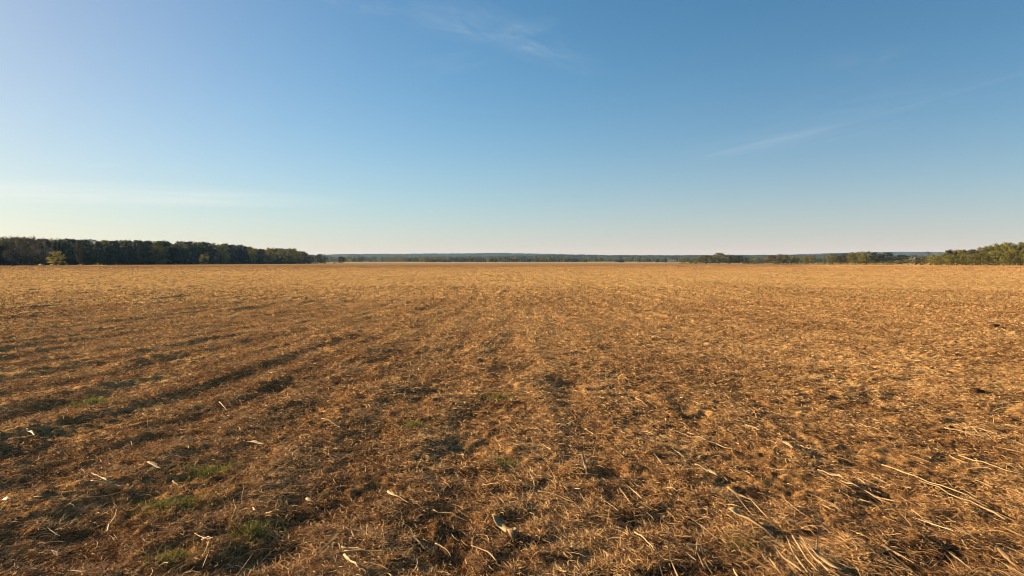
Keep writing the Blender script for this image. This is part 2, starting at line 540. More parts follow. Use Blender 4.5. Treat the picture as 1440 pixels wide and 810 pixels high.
def tree_meshes(form, mat, seed, leaf=0.042, nleaf=2300):
    """unit-height tree (height 1, crown width about 0.8): crown mesh and trunk mesh with limbs"""
    g = np.random.default_rng(seed)
    # crown envelope radius by height
    if form == 'tall':
        zs, rad = (0.10, .25, .5, .75, .92, 1.0), (.18, .30, .36, .30, .16, .03)
    elif form == 'edge':
        zs, rad = (0.0, .12, .4, .7, .9, 1.0), (.40, .46, .47, .38, .22, .05)
    elif form == 'bush':
        zs, rad = (0.0, .15, .4, .7, .9, 1.0), (.42, .50, .50, .40, .22, .05)
    elif form == 'bare':
        zs, rad = (0.16, .3, .5, .75, .93, 1.0), (.12, .28, .38, .36, .2, .05)
    else:
        zs, rad = (0.06, .2, .45, .7, .9, 1.0), (.22, .38, .44, .38, .22, .04)
    ncl = 64 if form == 'edge' else 50
    cz = g.uniform(0.04 if form in ('bush', 'edge') else 0.14, 0.93, ncl)
    ca = g.uniform(0, 2 * math.pi, ncl)
    er = np.interp(cz, zs, rad) * (1 + 0.22 * np.sin(ca * 2 + g.uniform(0, 6)) + 0.14 * np.sin(ca * 3 + cz * 9))
    cr = er * np.sqrt(g.uniform(0.15, 1.0, ncl)) * 0.92
    cc = np.stack([cr * np.cos(ca), cr * np.sin(ca), cz], -1)
    size = g.uniform(0.06, 0.125, ncl) * (0.8 if form == 'tall' else 1.0)
    tone_c = np.clip(g.normal(0.5, 0.22, ncl), 0, 1)
    which = g.integers(0, ncl, nleaf)
    d = g.normal(size=(nleaf, 3))
    d /= np.linalg.norm(d, axis=1)[:, None]
    rr = g.uniform(0.35, 1.0, nleaf) ** 0.6
    pos = cc[which] + d * (size[which] * rr)[:, None] * np.array([1.05, 1.05, 0.8])
    pos[:, 2] = np.clip(pos[:, 2], 0.01, 1.03)
    nrm = d + np.array([0, 0, .25]) + 0.42 * g.normal(size=(nleaf, 3))
    nrm /= np.linalg.norm(nrm, axis=1)[:, None]
    a = np.cross(nrm, g.normal(size=(nleaf, 3)))
    a /= np.linalg.norm(a, axis=1)[:, None]
    b = np.cross(nrm, a)
    if form == 'bare':
        la = leaf * g.uniform(1.0, 2.4, nleaf)
        lb = leaf * g.uniform(0.10, 0.22, nleaf)
        a = d * 0.8 + np.array([0, 0, .5]) + 0.5 * g.normal(size=(nleaf, 3))
        a /= np.linalg.norm(a, axis=1)[:, None]
        b = np.cross(a, g.normal(size=(nleaf, 3)))
        b /= np.linalg.norm(b, axis=1)[:, None]
    else:
        la = leaf * g.uniform(0.6, 1.35, nleaf) * (1.15 if form == 'edge' else 1.0)
        lb = la * g.uniform(0.5, 0.9, nleaf)
    A, B = a * la[:, None] * .5, b * lb[:, None] * .5
    V = np.stack([pos - A, pos + B, pos + A, pos - B], 1).reshape(-1, 3)
    F = np.arange(nleaf * 4).reshape(-1, 4)
    tone = np.repeat(np.clip(tone_c[which] + g.normal(0, 0.13, nleaf), 0, 1), 4)
    crown = new_mesh('crown', V, F, [mat], attr=tone, link=False)
    # trunk and limbs
    VV, FF = [], []
    r0 = 0.020 if form != 'bush' else 0.012
    lean = g.uniform(-.03, .03, 2)
    tp = [(lean[0] * s, lean[1] * s, s * 0.82 - 0.02) for s in (0, .12, .35, .65, 1.0)]
    parts = [tube(tp, [r0 * 1.45, r0, r0 * .8, r0 * .5, r0 * .15])]
    for k in range(9):
        z0 = g.uniform(0.16, 0.6)
        q = cc[g.integers(0, ncl)]
        q = np.array([q[0], q[1], max(q[2], z0 + 0.1)])
        st = np.array([lean[0] * z0, lean[1] * z0, z0])
        md = st * .5 + q * .5 + np.array([0, 0, -0.03])
        parts.append(tube([st, md, q], [r0 * .5, r0 * .32, r0 * .1], 5))
    for v, f in parts:
        o = len(VV)
        VV += [list(q) for q in v]
        FF += [tuple(i + o for i in ff) for ff in f]
    trunk = new_mesh('trunk', np.array(VV), np.array(FF), [M_bark], smooth=True, link=False)
    return crown, trunk


TPL = {}


def template(form, col):
    k = (form, col)
    if k not in TPL:
        n = 4 if col == 'dark' else 3
        nl = {'bare': 2600, 'bush': 1900, 'edge': 3400}.get(form, 2800)
        TPL[k] = [tree_meshes(form, M_leaf[col], 100 + 17 * len(TPL) + 3 * q, nleaf=nl) for q in range(n)]
    return TPL[k]


def tree(name, x, y, height, width, form, col, label, cat='tree', group=None, z=0.0):
    crown, trunk = rnd.choice(template(form, col))
    unit_w = {'tall': .70, 'bush': 1.0, 'bare': .74}.get(form, .86)
    r = empty(name, (x, y, z), rnd.uniform(0, 6.28), (width / unit_w, width / unit_w, height))
    tag(r, label, cat, group)
    for nm, me in (('crown', crown), ('trunk', trunk)):
        o = bpy.data.objects.new(nm, me)
        C.objects.link(o)
        o.parent = r
    return r


def tree_px(px, top, wpx, dist, *a, **k):
    """tree at its own distance whose crown the photo shows at px with its top at that row"""
    x = (px - PW / 2) / FPX * dist
    h = (HORIZON - top) / FPX * dist + EYE
    return tree(a[0], x, dist, h, wpx / FPX * dist, *a[1:], **k)


# the dark wood on the left: its edge runs away from us, the sun behind it
WOOD_TOP_PX = [-400, 0, 60, 120, 200, 260, 300, 340, 365, 400, 425, 440, 455, 470]
WOOD_TOP_Y = [333, 333, 333.5, 336.5, 337, 339, 341, 344, 350, 349, 352, 357, 361, 364]
GW = 'trees of the dark wood on the left'
yy = 262.0
k = 0
while yy < 795:
    for row in range(4):
        y = yy + rnd.uniform(-3.5, 3.5) + row * 2
        x0 = -262 + 0.052 * (y - 262) - (8 if y < 640 else 0) + rnd.uniform(-3, 3)
        x = x0 - row * (11 + rnd.uniform(-2, 2))
        px = PW / 2 + FPX * x / y
        front_px = PW / 2 + FPX * x0 / y
        if px < -190:
            continue
        if front_px > 425 and row > 2:
            continue
        top = np.interp(px, WOOD_TOP_PX, WOOD_TOP_Y) + rnd.uniform(-1.2, 2.4) * (330 / y) ** 0.3
        h = (HORIZON - top) / FPX * y + EYE
        if row == 0:
            h *= rnd.uniform(0.72, 0.98)
        h = max(h, 5.5)
        form = rnd.choice(['edge', 'edge', 'edge', 'round'])
        col = 'dark' if rnd.random() < (0.85 if row == 0 else 0.5) else 'olive'  # sunlit tops put into the leaf colour: rows behind get more olive
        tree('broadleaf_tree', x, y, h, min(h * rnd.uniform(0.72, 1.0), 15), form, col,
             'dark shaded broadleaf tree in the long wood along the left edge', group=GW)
    yy += 9.5 + yy * 0.004
for px, top, w, d, nm, form, col, lab in [
        (80, 352, 30, 318, 'shrub', 'bush', 'fresh', 'pale yellow green rounded shrub shining before the dark left wood'),
        (288, 356, 18, 500, 'shrub', 'bush', 'olive', 'small dull green shrub at the foot of the dark left wood'),
        (18, 332, 30, 338, 'bare_tree', 'bare', 'twig', 'bare grey twiggy tree at far left of the dark wood'),
        (40, 331.5, 34, 345, 'bare_tree', 'bare', 'twig', 'broad bare grey tree, second from left above the dark wood'),
        (62, 334, 24, 350, 'bare_tree', 'bare', 'twig', 'bare grey tree directly above the pale yellow green shrub'),
        (112, 335.5, 12, 360, 'broadleaf_tree', 'tall', 'dark', 'small dark pointed treetop above the wood right of the pale shrub'),
        (197, 336.5, 10, 440, 'broadleaf_tree', 'tall', 'dark', 'slim dark treetop poking up mid wood on the left'),
        (357, 347, 14, 615, 'broadleaf_tree', 'tall', 'olive', 'lone slim olive tree where the left wood steps down'),
        (380, 347.8, 22, 650, 'broadleaf_tree', 'round', 'olive', 'first of the paler olive trees near the right end of wood'),
        (396, 350, 18, 670, 'broadleaf_tree', 'round', 'olive', 'lower middle tree of the olive trees near the wood end'),
        (410, 348.5, 22, 690, 'broadleaf_tree', 'round', 'olive', 'tallest olive green tree near the right end of the left wood'),
        (421, 353.5, 16, 720, 'broadleaf_tree', 'round', 'olive', 'rightmost of the olive trees where the wood drops to low bushes'),
        (430, 355.5, 15, 745, 'shrub', 'bush', 'dark', 'dark bush right after the step down at the wood end'),
        (439, 357.0, 17, 755, 'shrub', 'bush', 'olive', 'low olive bush midway along the low end of the left wood'),
        (446, 358.6, 15, 760, 'shrub', 'bush', 'dark', 'low dark bush just left of the small pointed end tree'),
        (457, 359.8, 12, 775, 'shrub', 'bush', 'dark', 'last low dark bush at the right tip of the left wood'),
        (452, 356.4, 13, 770, 'broadleaf_tree', 'tall', 'dark', 'small dark pointed tree closing the right end of the left wood'),
        (480, 360.5, 16, 880, 'broadleaf_tree', 'round', 'dark', 'lone small dark round tree right of the left wood, before far trees'),
        (471, 364, 8, 900, 'shrub', 'bush', 'dark', 'tiny dark bush touching the lone round tree right of the wood')]:
    tree_px(px, top, w, d, nm, form, col, lab, cat='shrub' if nm == 'shrub' else 'tree')

# trees and bushes on the right
RT = [
    (962, 366, 12, 640, 'shrub', 'bush', 'olive', 'leftmost small olive bush of the right hand tree groups'),
    (976, 363.5, 16, 620, 'shrub', 'bush', 'olive', 'low olive bush left of the first tall clump right of centre'),
    (993, 359.5, 24, 600, 'broadleaf_tree', 'round', 'olive', 'broad olive tree just left of the tallest tree in the clump'),
    (1011, 356, 20, 600, 'broadleaf_tree', 'round', 'olive', 'tallest olive tree in the clump right of centre'),
    (1026, 358.5, 18, 600, 'broadleaf_tree', 'round', 'olive', 'olive tree just right of the tallest tree in the clump'),
    (1039, 360.3, 20, 610, 'broadleaf_tree', 'round', 'dark', 'darker low tree at the right of the clump right of centre'),
    (1051, 363, 14, 620, 'shrub', 'bush', 'dark', 'small dark bush right of the darker low tree of the clump'),
    (1061, 364, 16, 590, 'shrub', 'bush', 'fresh', 'yellow green bush between the clump and the big dark round tree'),
    (1073, 365.5, 14, 590, 'shrub', 'bush', 'olive', 'low olive bush directly left of the big dark round tree'),
    (1090, 357.4, 26, 560, 'broadleaf_tree', 'round', 'russet', 'big dark russet round tree standing on its own right of centre'),
    (1101, 358.5, 18, 552, 'broadleaf_tree', 'round', 'olive', 'green lower tree leaning on the right of big russet tree'),
    (1088, 368, 18, 520, 'shrub', 'bush', 'fresh', 'flat pale bush at the foot of the big russet tree'),
    (1121, 361.4, 20, 560, 'broadleaf_tree', 'round', 'fresh', 'left of two yellow green rounded trees right of the russet tree'),
    (1136, 360.4, 20, 565, 'broadleaf_tree', 'round', 'fresh', 'right of two yellow green rounded trees right of the russet tree'),
    (1170, 356.6, 16, 520, 'broadleaf_tree', 'tall', 'olive', 'slim green tree at the left end of the long right hedgerow'),
    (1182, 357.5, 22, 520, 'bare_tree', 'bare', 'russet', 'brown bare tree next to the slim green tree, right hedgerow'),
    (1192, 356.2, 20, 515, 'bare_tree', 'bare', 'twig', 'pale grey bare tree in the right hedgerow'),
    (1203, 354.8, 20, 500, 'broadleaf_tree', 'round', 'olive', 'dull green tree right of the pale grey bare tree'),
    (1218, 354.2, 22, 490, 'broadleaf_tree', 'round', 'olive', 'tallest broad green tree of the right hedgerow'),
    (1231, 355.2, 16, 480, 'broadleaf_tree', 'tall', 'dark', 'dark narrow tree between the broad green and the dark round tree'),
    (1247, 355.6, 26, 470, 'broadleaf_tree', 'round', 'dark', 'dark green round tree, largest dark crown of the right hedgerow'),
    (1268, 359, 20, 470, 'broadleaf_tree', 'round', 'dark', 'small dark round tree just left of the little pale house'),
    (1296, 354.6, 22, 450, 'bare_tree', 'bare', 'russet', 'brown bare tree just right of the little pale house'),
    (1294, 363, 24, 440, 'shrub', 'bush', 'russet', 'low brown bush under the bare tree beside the house'),
    (1277, 365, 22, 440, 'shrub', 'bush', 'fresh', 'low bright bush in front of the little pale house'),
    (1256, 368.5, 26, 445, 'shrub', 'bush', 'fresh', 'low bright bush under the small dark round tree'),
    (1308, 361, 22, 420, 'shrub', 'bush', 'fresh', 'yellow green bush at the left foot of the right wood'),
    (1322, 356, 30, 410, 'broadleaf_tree', 'round', 'fresh', 'yellow green tree rising at the left edge of the right wood'),
    (1334, 350.4, 16, 420, 'broadleaf_tree', 'round', 'russet', 'dark reddish treetop, leftmost above the right wood'),
    (1346, 350, 22, 415, 'broadleaf_tree', 'round', 'olive', 'olive tree right of the dark reddish treetop'),
    (1357, 349.6, 18, 410, 'broadleaf_tree', 'tall', 'olive', 'slim olive tree in the dip of the right wood outline'),
    (1374, 347, 22, 400, 'broadleaf_tree', 'round', 'russet', 'russet brown crown where the right wood starts to climb'),
    (1389, 344.6, 24, 390, 'broadleaf_tree', 'round', 'olive', 'olive crown right of russet crown in the right wood'),
    (1403, 341.4, 26, 380, 'broadleaf_tree', 'round', 'olive', 'high olive crown on the rising outline of the right wood'),
    (1420, 339.4, 28, 375, 'broadleaf_tree', 'round', 'fresh', 'bright green high crown near the right picture edge'),
    (1437, 338, 24, 370, 'broadleaf_tree', 'tall', 'olive', 'highest olive tree at the right picture edge'),
    (1458, 338, 30, 365, 'broadleaf_tree', 'round', 'olive', 'olive tree cut by the right picture edge'),
    (1338, 359, 30, 380, 'broadleaf_tree', 'round', 'fresh', 'front yellow green tree below the dark reddish treetop'),
    (1358, 357, 28, 375, 'broadleaf_tree', 'round', 'olive', 'front olive tree below the dip of the right wood'),
    (1378, 355, 28, 365, 'broadleaf_tree', 'round', 'olive', 'front olive tree below the russet brown crown'),
    (1400, 352, 30, 360, 'broadleaf_tree', 'round', 'fresh', 'front bright tree, largest of the right wood edge'),
    (1424, 350, 30, 355, 'broadleaf_tree', 'round', 'olive', 'front olive tree second from right at the wood edge'),
    (1446, 349, 30, 350, 'broadleaf_tree', 'round', 'fresh', 'front bright tree at the very right of the wood edge'),
]
for px, top, w, d, nm, form, col, lab in RT:
    if px < 1312:
        top, w = top - 1.1, w * 1.22
    tree_px(px, top, w, d, nm, form, col, lab, cat='shrub' if nm == 'shrub' else 'tree')
for k in range(26):      # the same wood further back, closing the gaps
    px = 1330 + k * 7.5
    top = np.interp(px, [1310, 1360, 1400, 1440, 1540], [357, 351, 343.5, 341, 340]) + rnd.uniform(0, 2)
    tree_px(px, top, 24, 430 + rnd.uniform(-10, 25), 'broadleaf_tree', 'round', rnd.choice(['olive', 'olive', 'fresh', 'dark']),
            'green tree deeper inside the wood at the right edge', group='trees deeper in the right wood')
for k in range(16):      # low hedge that closes the foot of the right wood and hedgerow
    px = 1314 + k * 9.5
    tree_px(px, 366 + rnd.uniform(-2.0, 1.0), 17, 352 + rnd.uniform(-8, 8), 'shrub', 'bush', rnd.choice(['fresh', 'olive', 'olive']),
            'low scrubby green bush along the foot of the right wood', cat='shrub', group='bushes at the foot of the right wood')
for k in range(19):
    px = 1096 + k * 8.4
    tree_px(px, 369.4 + rnd.uniform(-0.8, 0.4) - (1.2 if px > 1175 else 0), 14, 470 + rnd.uniform(-8, 8), 'shrub', 'bush',
            rnd.choice(['fresh', 'olive', 'dark']), 'low green bush in the thin hedge under the right hedgerow', cat='shrub',
            group='bushes of the thin hedge')


# far-off woods that read as one mass
def far_wood(name, x_of, y0, y1, n, tops, label, seed, leaf=2.4, per=120):
    g = np.random.default_rng(seed)
    Vs, ts = [], []
    for k in range(n):
        px = g.uniform(*x_of)
        y = g.uniform(y0, y1)
        top = np.interp(px, [a for a, _ in tops], [b for _, b in tops])
        h = max(4.0, ((HORIZON - top) / FPX * y + EYE) * g.uniform(0.62, 1.04))
        w = h * g.uniform(0.35, 0.55)
        ncl = 12
        c = g.normal(size=(ncl, 3))
        c /= np.linalg.norm(c, axis=1)[:, None]
        c = c * g.uniform(0.4, 0.95, ncl)[:, None] * np.array([w, w, h * .42]) + np.array([0, 0, h * .52])
        wh = g.integers(0, ncl, per)
        d = g.normal(size=(per, 3))
        d /= np.linalg.norm(d, axis=1)[:, None]
        pos = c[wh] + d * (w * .36)
        pos[:, 2] = np.clip(pos[:, 2], 0.3, h)
        a = np.cross(d + .7 * g.normal(size=(per, 3)), g.normal(size=(per, 3)))
        a /= np.linalg.norm(a, axis=1)[:, None]
        b = np.cross(d + .4 * g.normal(size=(per, 3)), a)
        b /= np.linalg.norm(b, axis=1)[:, None]
        s = leaf * g.uniform(.5, 1.1, per)[:, None] * .5
        pos = pos + np.array([(px - PW / 2) / FPX * y, y, 0.0 if y < 1300 else 0.8])
        Vs.append(np.stack([pos - a * s, pos + b * s * .8, pos + a * s, pos - b * s * .8], 1).reshape(-1, 3))
        tb = np.clip(g.normal(.5, .3), 0, 1)
        ts.append(np.repeat(np.clip(tb + g.normal(0, .15, per), 0, 1), 4))
    V = np.concatenate(Vs)
    o = new_mesh(name, V, np.arange(len(V)).reshape(-1, 4), [M_leaf['far']], attr=np.concatenate(ts))
    return tag(o, label, 'wood', kind='stuff')


far_wood('distant_wood', (440, 990), 1500, 2000, 420,
         [(440, 360), (520, 359), (560, 358), (640, 359.5), (700, 360.5), (790, 359.5), (850, 361), (990, 361.5)],
         'hazy belt of distant woodland across the middle of the horizon', 61)
far_wood('distant_wood', (600, 825), 1330, 1480, 110, [(600, 363), (640, 362), (700, 361.5), (770, 360.5), (825, 362.5)],
         'nearer dark belt of trees behind the pale field strip at centre', 62, leaf=2.1)
far_wood('distant_wood', (860, 1000), 1250, 1400, 30, [(860, 365.5), (905, 362), (930, 364), (1000, 363)],
         'scattered trees among pale meadows right of centre', 63, leaf=2.0)
far_wood('distant_wood', (980, 1330), 1100, 1500, 240, [(980, 361), (1100, 360.5), (1150, 359), (1200, 358), (1330, 360)],
         'blue green far wood seen between the right hand trees', 64, leaf=2.1)


# ------------------------------------------------------------------ two small houses
def box(name, x0, x1, y0, y1, z0, z1, mat, parent):
    V = np.array([(x, y, z) for x in (x0, x1) for y in (y0, y1) for z in (z0, z1)])
    F = np.array([(0, 1, 3, 2), (4, 6, 7, 5), (0, 4, 5, 1), (2, 3, 7, 6), (0, 2, 6, 4), (1, 5, 7, 3)])
    return new_mesh(name, V, F, [mat], parent=parent)


def house(px, dist, w, dp, h, rz, label):
    x = (px - PW / 2) / FPX * dist
    e = empty('house', (x, dist, 0), rz)
    tag(e, label, 'house')
    a, b = w / 2, dp / 2
    rh = h * 0.55
    V = np.array([(-a, -b, 0), (a, -b, 0), (a, b, 0), (-a, b, 0), (-a, -b, h), (a, -b, h), (a, b, h), (-a, b, h)])
    wall = new_mesh('wall', V, np.array([(0, 1, 5, 4), (1, 2, 6, 5), (2, 3, 7, 6), (3, 0, 4, 7)]), [M_wall], parent=e)
    # gables
    gm = np.array([(-a, -b, h), (-a, 0, h + rh), (-a, b, h), (a, -b, h), (a, 0, h + rh), (a, b, h)])
    new_mesh('gable', gm[:3], np.array([(0, 1, 2)]), [M_wall], parent=e)
    new_mesh('gable', gm[3:], np.array([(0, 2, 1)]), [M_wall], parent=e)
    o = .35
    R = np.array([(-a - o, -b - o, h - .15), (a + o, -b - o, h - .15), (a + o, 0, h + rh + .08), (-a - o, 0, h + rh + .08),
                  (-a - o, b + o, h - .15), (a + o, b + o, h - .15)])
    R = np.concatenate([R, R + np.array([0, 0, .18])])
    roof = new_mesh('roof', R, np.array([(0, 3, 2, 1), (3, 4, 5, 2), (6, 7, 8, 9), (9, 8, 11, 10), (0, 1, 7, 6), (5, 4, 10, 11),
                                         (0, 6, 9, 3), (3, 9, 10, 4), (1, 2, 8, 7), (2, 5, 11, 8)]), [M_roof], parent=e)
    box('chimney', a * .4, a * .4 + .8, -.4, .4, h + rh * .5, h + rh + 1.0, M_wall, roof)
    for k in (-.62, -.2, .55):
        box('window', a * k - .5, a * k + .5, -b - .04, -b + .1, 1.0, 2.3, M_glass, e)
    box('door', a * .18 - .5, a * .18 + .5, -b - .05, -b + .1, 0.02, 2.1, M_wood, e)


house(1283, 520, 4.6, 3.8, 2.8, math.radians(-50), 'little pale cream house half hidden between the right hedgerow trees')
house(944, 1290, 17, 9, 4.2, math.radians(-25), 'tiny far pale building among trees right of centre')

# ------------------------------------------------------------------ the mat of straw (nobody could count it)
def ribbons(P, phi, th0, curl, bend, L, W, roll, nseg=3):
    """curved blades: (n,3) roots, heading, start pitch, sideways curl, droop, length, width -> vertices, faces"""
    n = len(P)
    cur = P.copy()
    secs = []
    for k in range(nseg + 1):
        s = k / nseg
        ph = phi + curl * (s - .5)
        th = th0 - bend * s
        d = np.stack([np.cos(th) * np.sin(ph), np.cos(th) * np.cos(ph), np.sin(th)], -1)
        side = np.stack([np.cos(ph), -np.sin(ph), np.zeros(n)], -1)
        up = np.cross(side, d)
        wv = side * np.cos(roll)[:, None] + up * np.sin(roll)[:, None]
        wk = W * (1.0 - 0.75 * abs(s - .35) / .65)
        secs.append(cur - wv * wk[:, None] * .5)
        secs.append(cur + wv * wk[:, None] * .5)
        cur = cur + d * (L / nseg)[:, None]
    V = np.stack(secs, 1).reshape(-1, 3)
    b = (np.arange(n) * 2 * (nseg + 1))[:, None]
    F = np.concatenate([np.stack([b[:, 0] + 2 * k, b[:, 0] + 2 * k + 1, b[:, 0] + 2 * k + 3, b[:, 0] + 2 * k + 2], -1) for k in range(nseg)])
    return V, F


def straw_mat():
    parts_v, parts_f, parts_t, nv = [], [], [], 0

    def sow(n, r0, r1, q, nseg, wid, lng, px_w, px_l, tone_m, pitch, crumbs=False):
        nonlocal nv
        u = rng.uniform(0, 1, int(n * 1.7))
        r = (r0 ** q + u * (r1 ** q - r0 ** q)) ** (1 / q)
        th = rng.uniform(math.radians(-46), math.radians(46), len(r))
        x, y = r * np.sin(th), r * np.cos(th)
        # thinner and thicker cover
        dens = 0.60 + 0.5 * vnoise(x / 0.5, y / 0.8, 21) + 0.4 * vnoise(x / 0.16, y / 0.2, 22)
        u_ = x * (1 + 0.036 * np.clip(y, 0, 25))
        rowm = np.sin(2 * math.pi * u_ / 1.25 + 1.6 * vnoise(u_ / 2.2, y / 7.0, 17))
        dens = dens + 0.14 * rowm * np.clip(1.1 - r / 30, .1, 1) - 0.05
        dens = dens + (0.85 - dens) * np.clip((r - 12) / 60, 0, 1)
        if crumbs:
            dens = 1.1 - dens * .6
        keep = rng.uniform(0, 1, len(r)) < dens
        x, y, r, rowm, u_ = x[keep][:n], y[keep][:n], r[keep][:n], rowm[keep][:n], u_[keep][:n]
        n = len(x)
        pxm = r / 683.0                       # size of one picture pixel there
        W = np.maximum(wid(n), rng.uniform(*px_w, n) * pxm)
        L = np.minimum(np.maximum(lng(n), rng.uniform(*px_l, n) * pxm), 0.6)
        aligned = rng.uniform(0, 1, n) < 0.45
        phi = np.where(aligned, -0.03 * np.clip(x, -6, 6) + rng.normal(0, .45, n) + rng.integers(0, 2, n) * math.pi,
                       rng.uniform(0, 2 * math.pi, n))
        th0 = np.abs(rng.normal(0, pitch, n)) + .02
        th0 = th0 + np.clip((r - 5) / 20, 0, 1) * rng.uniform(0, .42, n)
        bend = th0 * rng.uniform(.6, 2.4, n)
        curl = rng.normal(0, .9, n)
        z = ground_h(x, y) + rng.uniform(-.004, .010, n) + 0.022 * np.clip(vnoise(x / .12, y / .12, 23), 0, 1)
        V, F = ribbons(np.stack([x, y, z], -1), phi, th0, curl, bend, L, W, rng.normal(0, .8, n), nseg)
        tone = np.clip(tone_m + rng.normal(0, 1, n) * (.28 - .15 * np.clip((r - 8) / 40, 0, 1)) + .16 * vnoise(x / .6, y / .9, 24) + .09 * rowm * np.clip(1.2 - r / 45, .1, 1) + .13 * vnoise(x / 9, y / 22, 25) + .08 * vnoise(u_ / 1.6, y / 45, 26) + 0.15 * np.clip(r / 14, 0, 1), 0, 1)
        parts_v.append(V)
        parts_f.append(F + nv)
        parts_t.append(np.repeat(tone, 2 * (nseg + 1)))
        nv += len(V)

    G = rng
    sow(560000, 2.5, 30, -0.40, 3, lambda n: G.uniform(.0014, .0044, n), lambda n: G.gamma(3.5, .016, n), (.30, .60), (1.6, 4), .55, .30)
    sow(330000, 2.5, 45, -0.45, 1, lambda n: G.uniform(.003, .009, n), lambda n: G.uniform(.008, .032, n), (.45, .9), (1, 2.2), .23, .6, True)
    sow(620000, 9, 330, -0.12, 2, lambda n: G.uniform(.004, .007, n), lambda n: G.gamma(4.0, .018, n), (.15, .34), (.6, 1.7), .48, .36)
    o = new_mesh('straw_mat', np.concatenate(parts_v), np.concatenate(parts_f), [M_mat], smooth=True, attr=np.concatenate(parts_t))
    tag(o, 'matted golden brown straw fibres covering the whole field', 'straw', kind='stuff')


straw_mat()


def litter(n=5200):
    r = 2.7 * (70 / 2.7) ** rng.uniform(0, 1, n) ** 1.1
    th = rng.uniform(math.radians(-45), math.radians(45), n)
    x, y = r * np.sin(th), r * np.cos(th)
    keep = rng.uniform(0, 1, n) < 0.35 + 0.65 * np.clip((th + .35) / .9, 0, 1)
    x, y, r = x[keep], y[keep], r[keep]
    n = len(x)
    pxm = r / 683.0
    W = np.maximum(rng.uniform(.004, .011, n), .5 * pxm)
    L = np.maximum(rng.gamma(2.6, .040, n), 2.2 * pxm)
    phi = ROW + rng.normal(0, .55, n) + rng.integers(0, 2, n) * math.pi
    th0 = rng.normal(.06, .12, n)
    z = ground_h(x, y) + rng.uniform(.008, .03, n)
    V, F = ribbons(np.stack([x, y, z], -1), phi, th0, rng.normal(0, .35, n), rng.normal(.1, .15, n), L, W, rng.normal(0, .5, n))
    tone = np.clip(rng.normal(.22, .2, n), 0, 1)
    # longer combed stems, thickest on the right where they lie along the rows
    m = 1500
    r2 = 2.9 * (16 / 2.9) ** rng.uniform(0, 1, m)
    t2 = rng.uniform(math.radians(-30), math.radians(45), m)
    k2 = rng.uniform(0, 1, m) < np.clip((t2 + .15) / .75, .06, 1)
    r2, t2 = r2[k2], t2[k2]
    m = len(r2)
    x2, y2 = r2 * np.sin(t2), r2 * np.cos(t2)
    V2, F2 = ribbons(np.stack([x2, y2, ground_h(x2, y2) + rng.uniform(.015, .04, m)], -1),
                     -0.035 * x2 + rng.normal(0, .20, m), rng.normal(.02, .05, m), rng.normal(0, .12, m), rng.normal(.05, .07, m),
                     rng.uniform(.12, .42, m), np.maximum(rng.uniform(.003, .008, m), .4 * r2 / 683), rng.normal(0, .5, m))
    F2 = F2 + len(V)
    V, F = np.concatenate([V, V2]), np.concatenate([F, F2])
    tone = np.concatenate([tone, np.clip(rng.normal(.12, .2, m), 0, 1)])
    o = new_mesh('straw_litter', V, F, [M_stalk], smooth=True, attr=np.repeat(tone, 8))
    tag(o, 'short pale straw pieces scattered loosely over the straw field', 'straw', kind='stuff')


litter()


# ------------------------------------------------------------------ the larger stalks, husks and tufts one can point to
def gz(x, y):
    return float(ground_h(np.array([x]), np.array([y]))[0])


def strand(pts, width, tone, kind, seed):
    """pts: list of local xyz. kind 'stalk' = round ribbed stem, 'husk' = folded leaf with real thickness"""
    g = np.random.default_rng(seed)
    pts = [np.array(q, float) for q in pts]
    n = len(pts)
    if kind == 'stalk':
        fl = g.random() < .5
        rad = [width * .5 * (1 - .72 * ((n - 1 - k if fl else k) / (n - 1)) ** 1.6) * (1.3 if k % 4 == 2 else 1.0) * g.uniform(.85, 1.15) for k in range(n)]
        pts = [q + g.normal(0, width * .18, 3) for q in pts]
        V, F = tube(pts, rad, 7)
        V = [list(v) for v in V]
        # close both ends with a centre point as quads
        c0, c1 = len(V), len(V) + 1
        V.append(list(pts[0]))
        V.append(list(pts[-1]))
        base = (n - 1) * 7
        for s in range(0, 6, 2):
            F.append((c0, s + 2, s + 1, s))
            F.append((c1, base + s, base + s + 1, base + s + 2))
    else:
        V, F = [], []
        for k, q in enumerate(pts):
            s = k / (n - 1)
            d = pts[min(k + 1, n - 1)] - pts[max(k - 1, 0)]
            d /= np.linalg.norm(d) + 1e-9
            side = np.cross(d, (0, 0, 1))
            side /= np.linalg.norm(side) + 1e-9
            up = np.cross(side, d)
            w = width * (math.sin(math.pi * (0.12 + 0.86 * s ** .8)) ** .7 + .08)
            w *= g.uniform(.72, 1.18)
            rl = .7 * math.sin(4 * s + seed)
            sd = side * math.cos(rl) + up * math.sin(rl)
            fold = up * w * .28
            th = up * .0018
            sec = [-sd * w * .5 + fold, q * 0, sd * w * .5 + fold]
            for m in sec:
                V.append(list(q + m + th))
            for m in reversed(sec):
                V.append(list(q + m - th))
        for k in range(n - 1):
            for s in range(6):
                s2 = (s + 1) % 6
                F.append((k * 6 + s, k * 6 + s2, (k + 1) * 6 + s2, (k + 1) * 6 + s))
        e = (n - 1) * 6
        F += [(0, 5, 4, 1), (1, 4, 3, 2), (e, e + 1, e + 4, e + 5), (e + 1, e + 2, e + 3, e + 4)]
    tn = np.clip(tone * .62 - .06 + g.normal(0, .18, len(V)), 0, 1)
    return np.array(V), np.array(F), tn


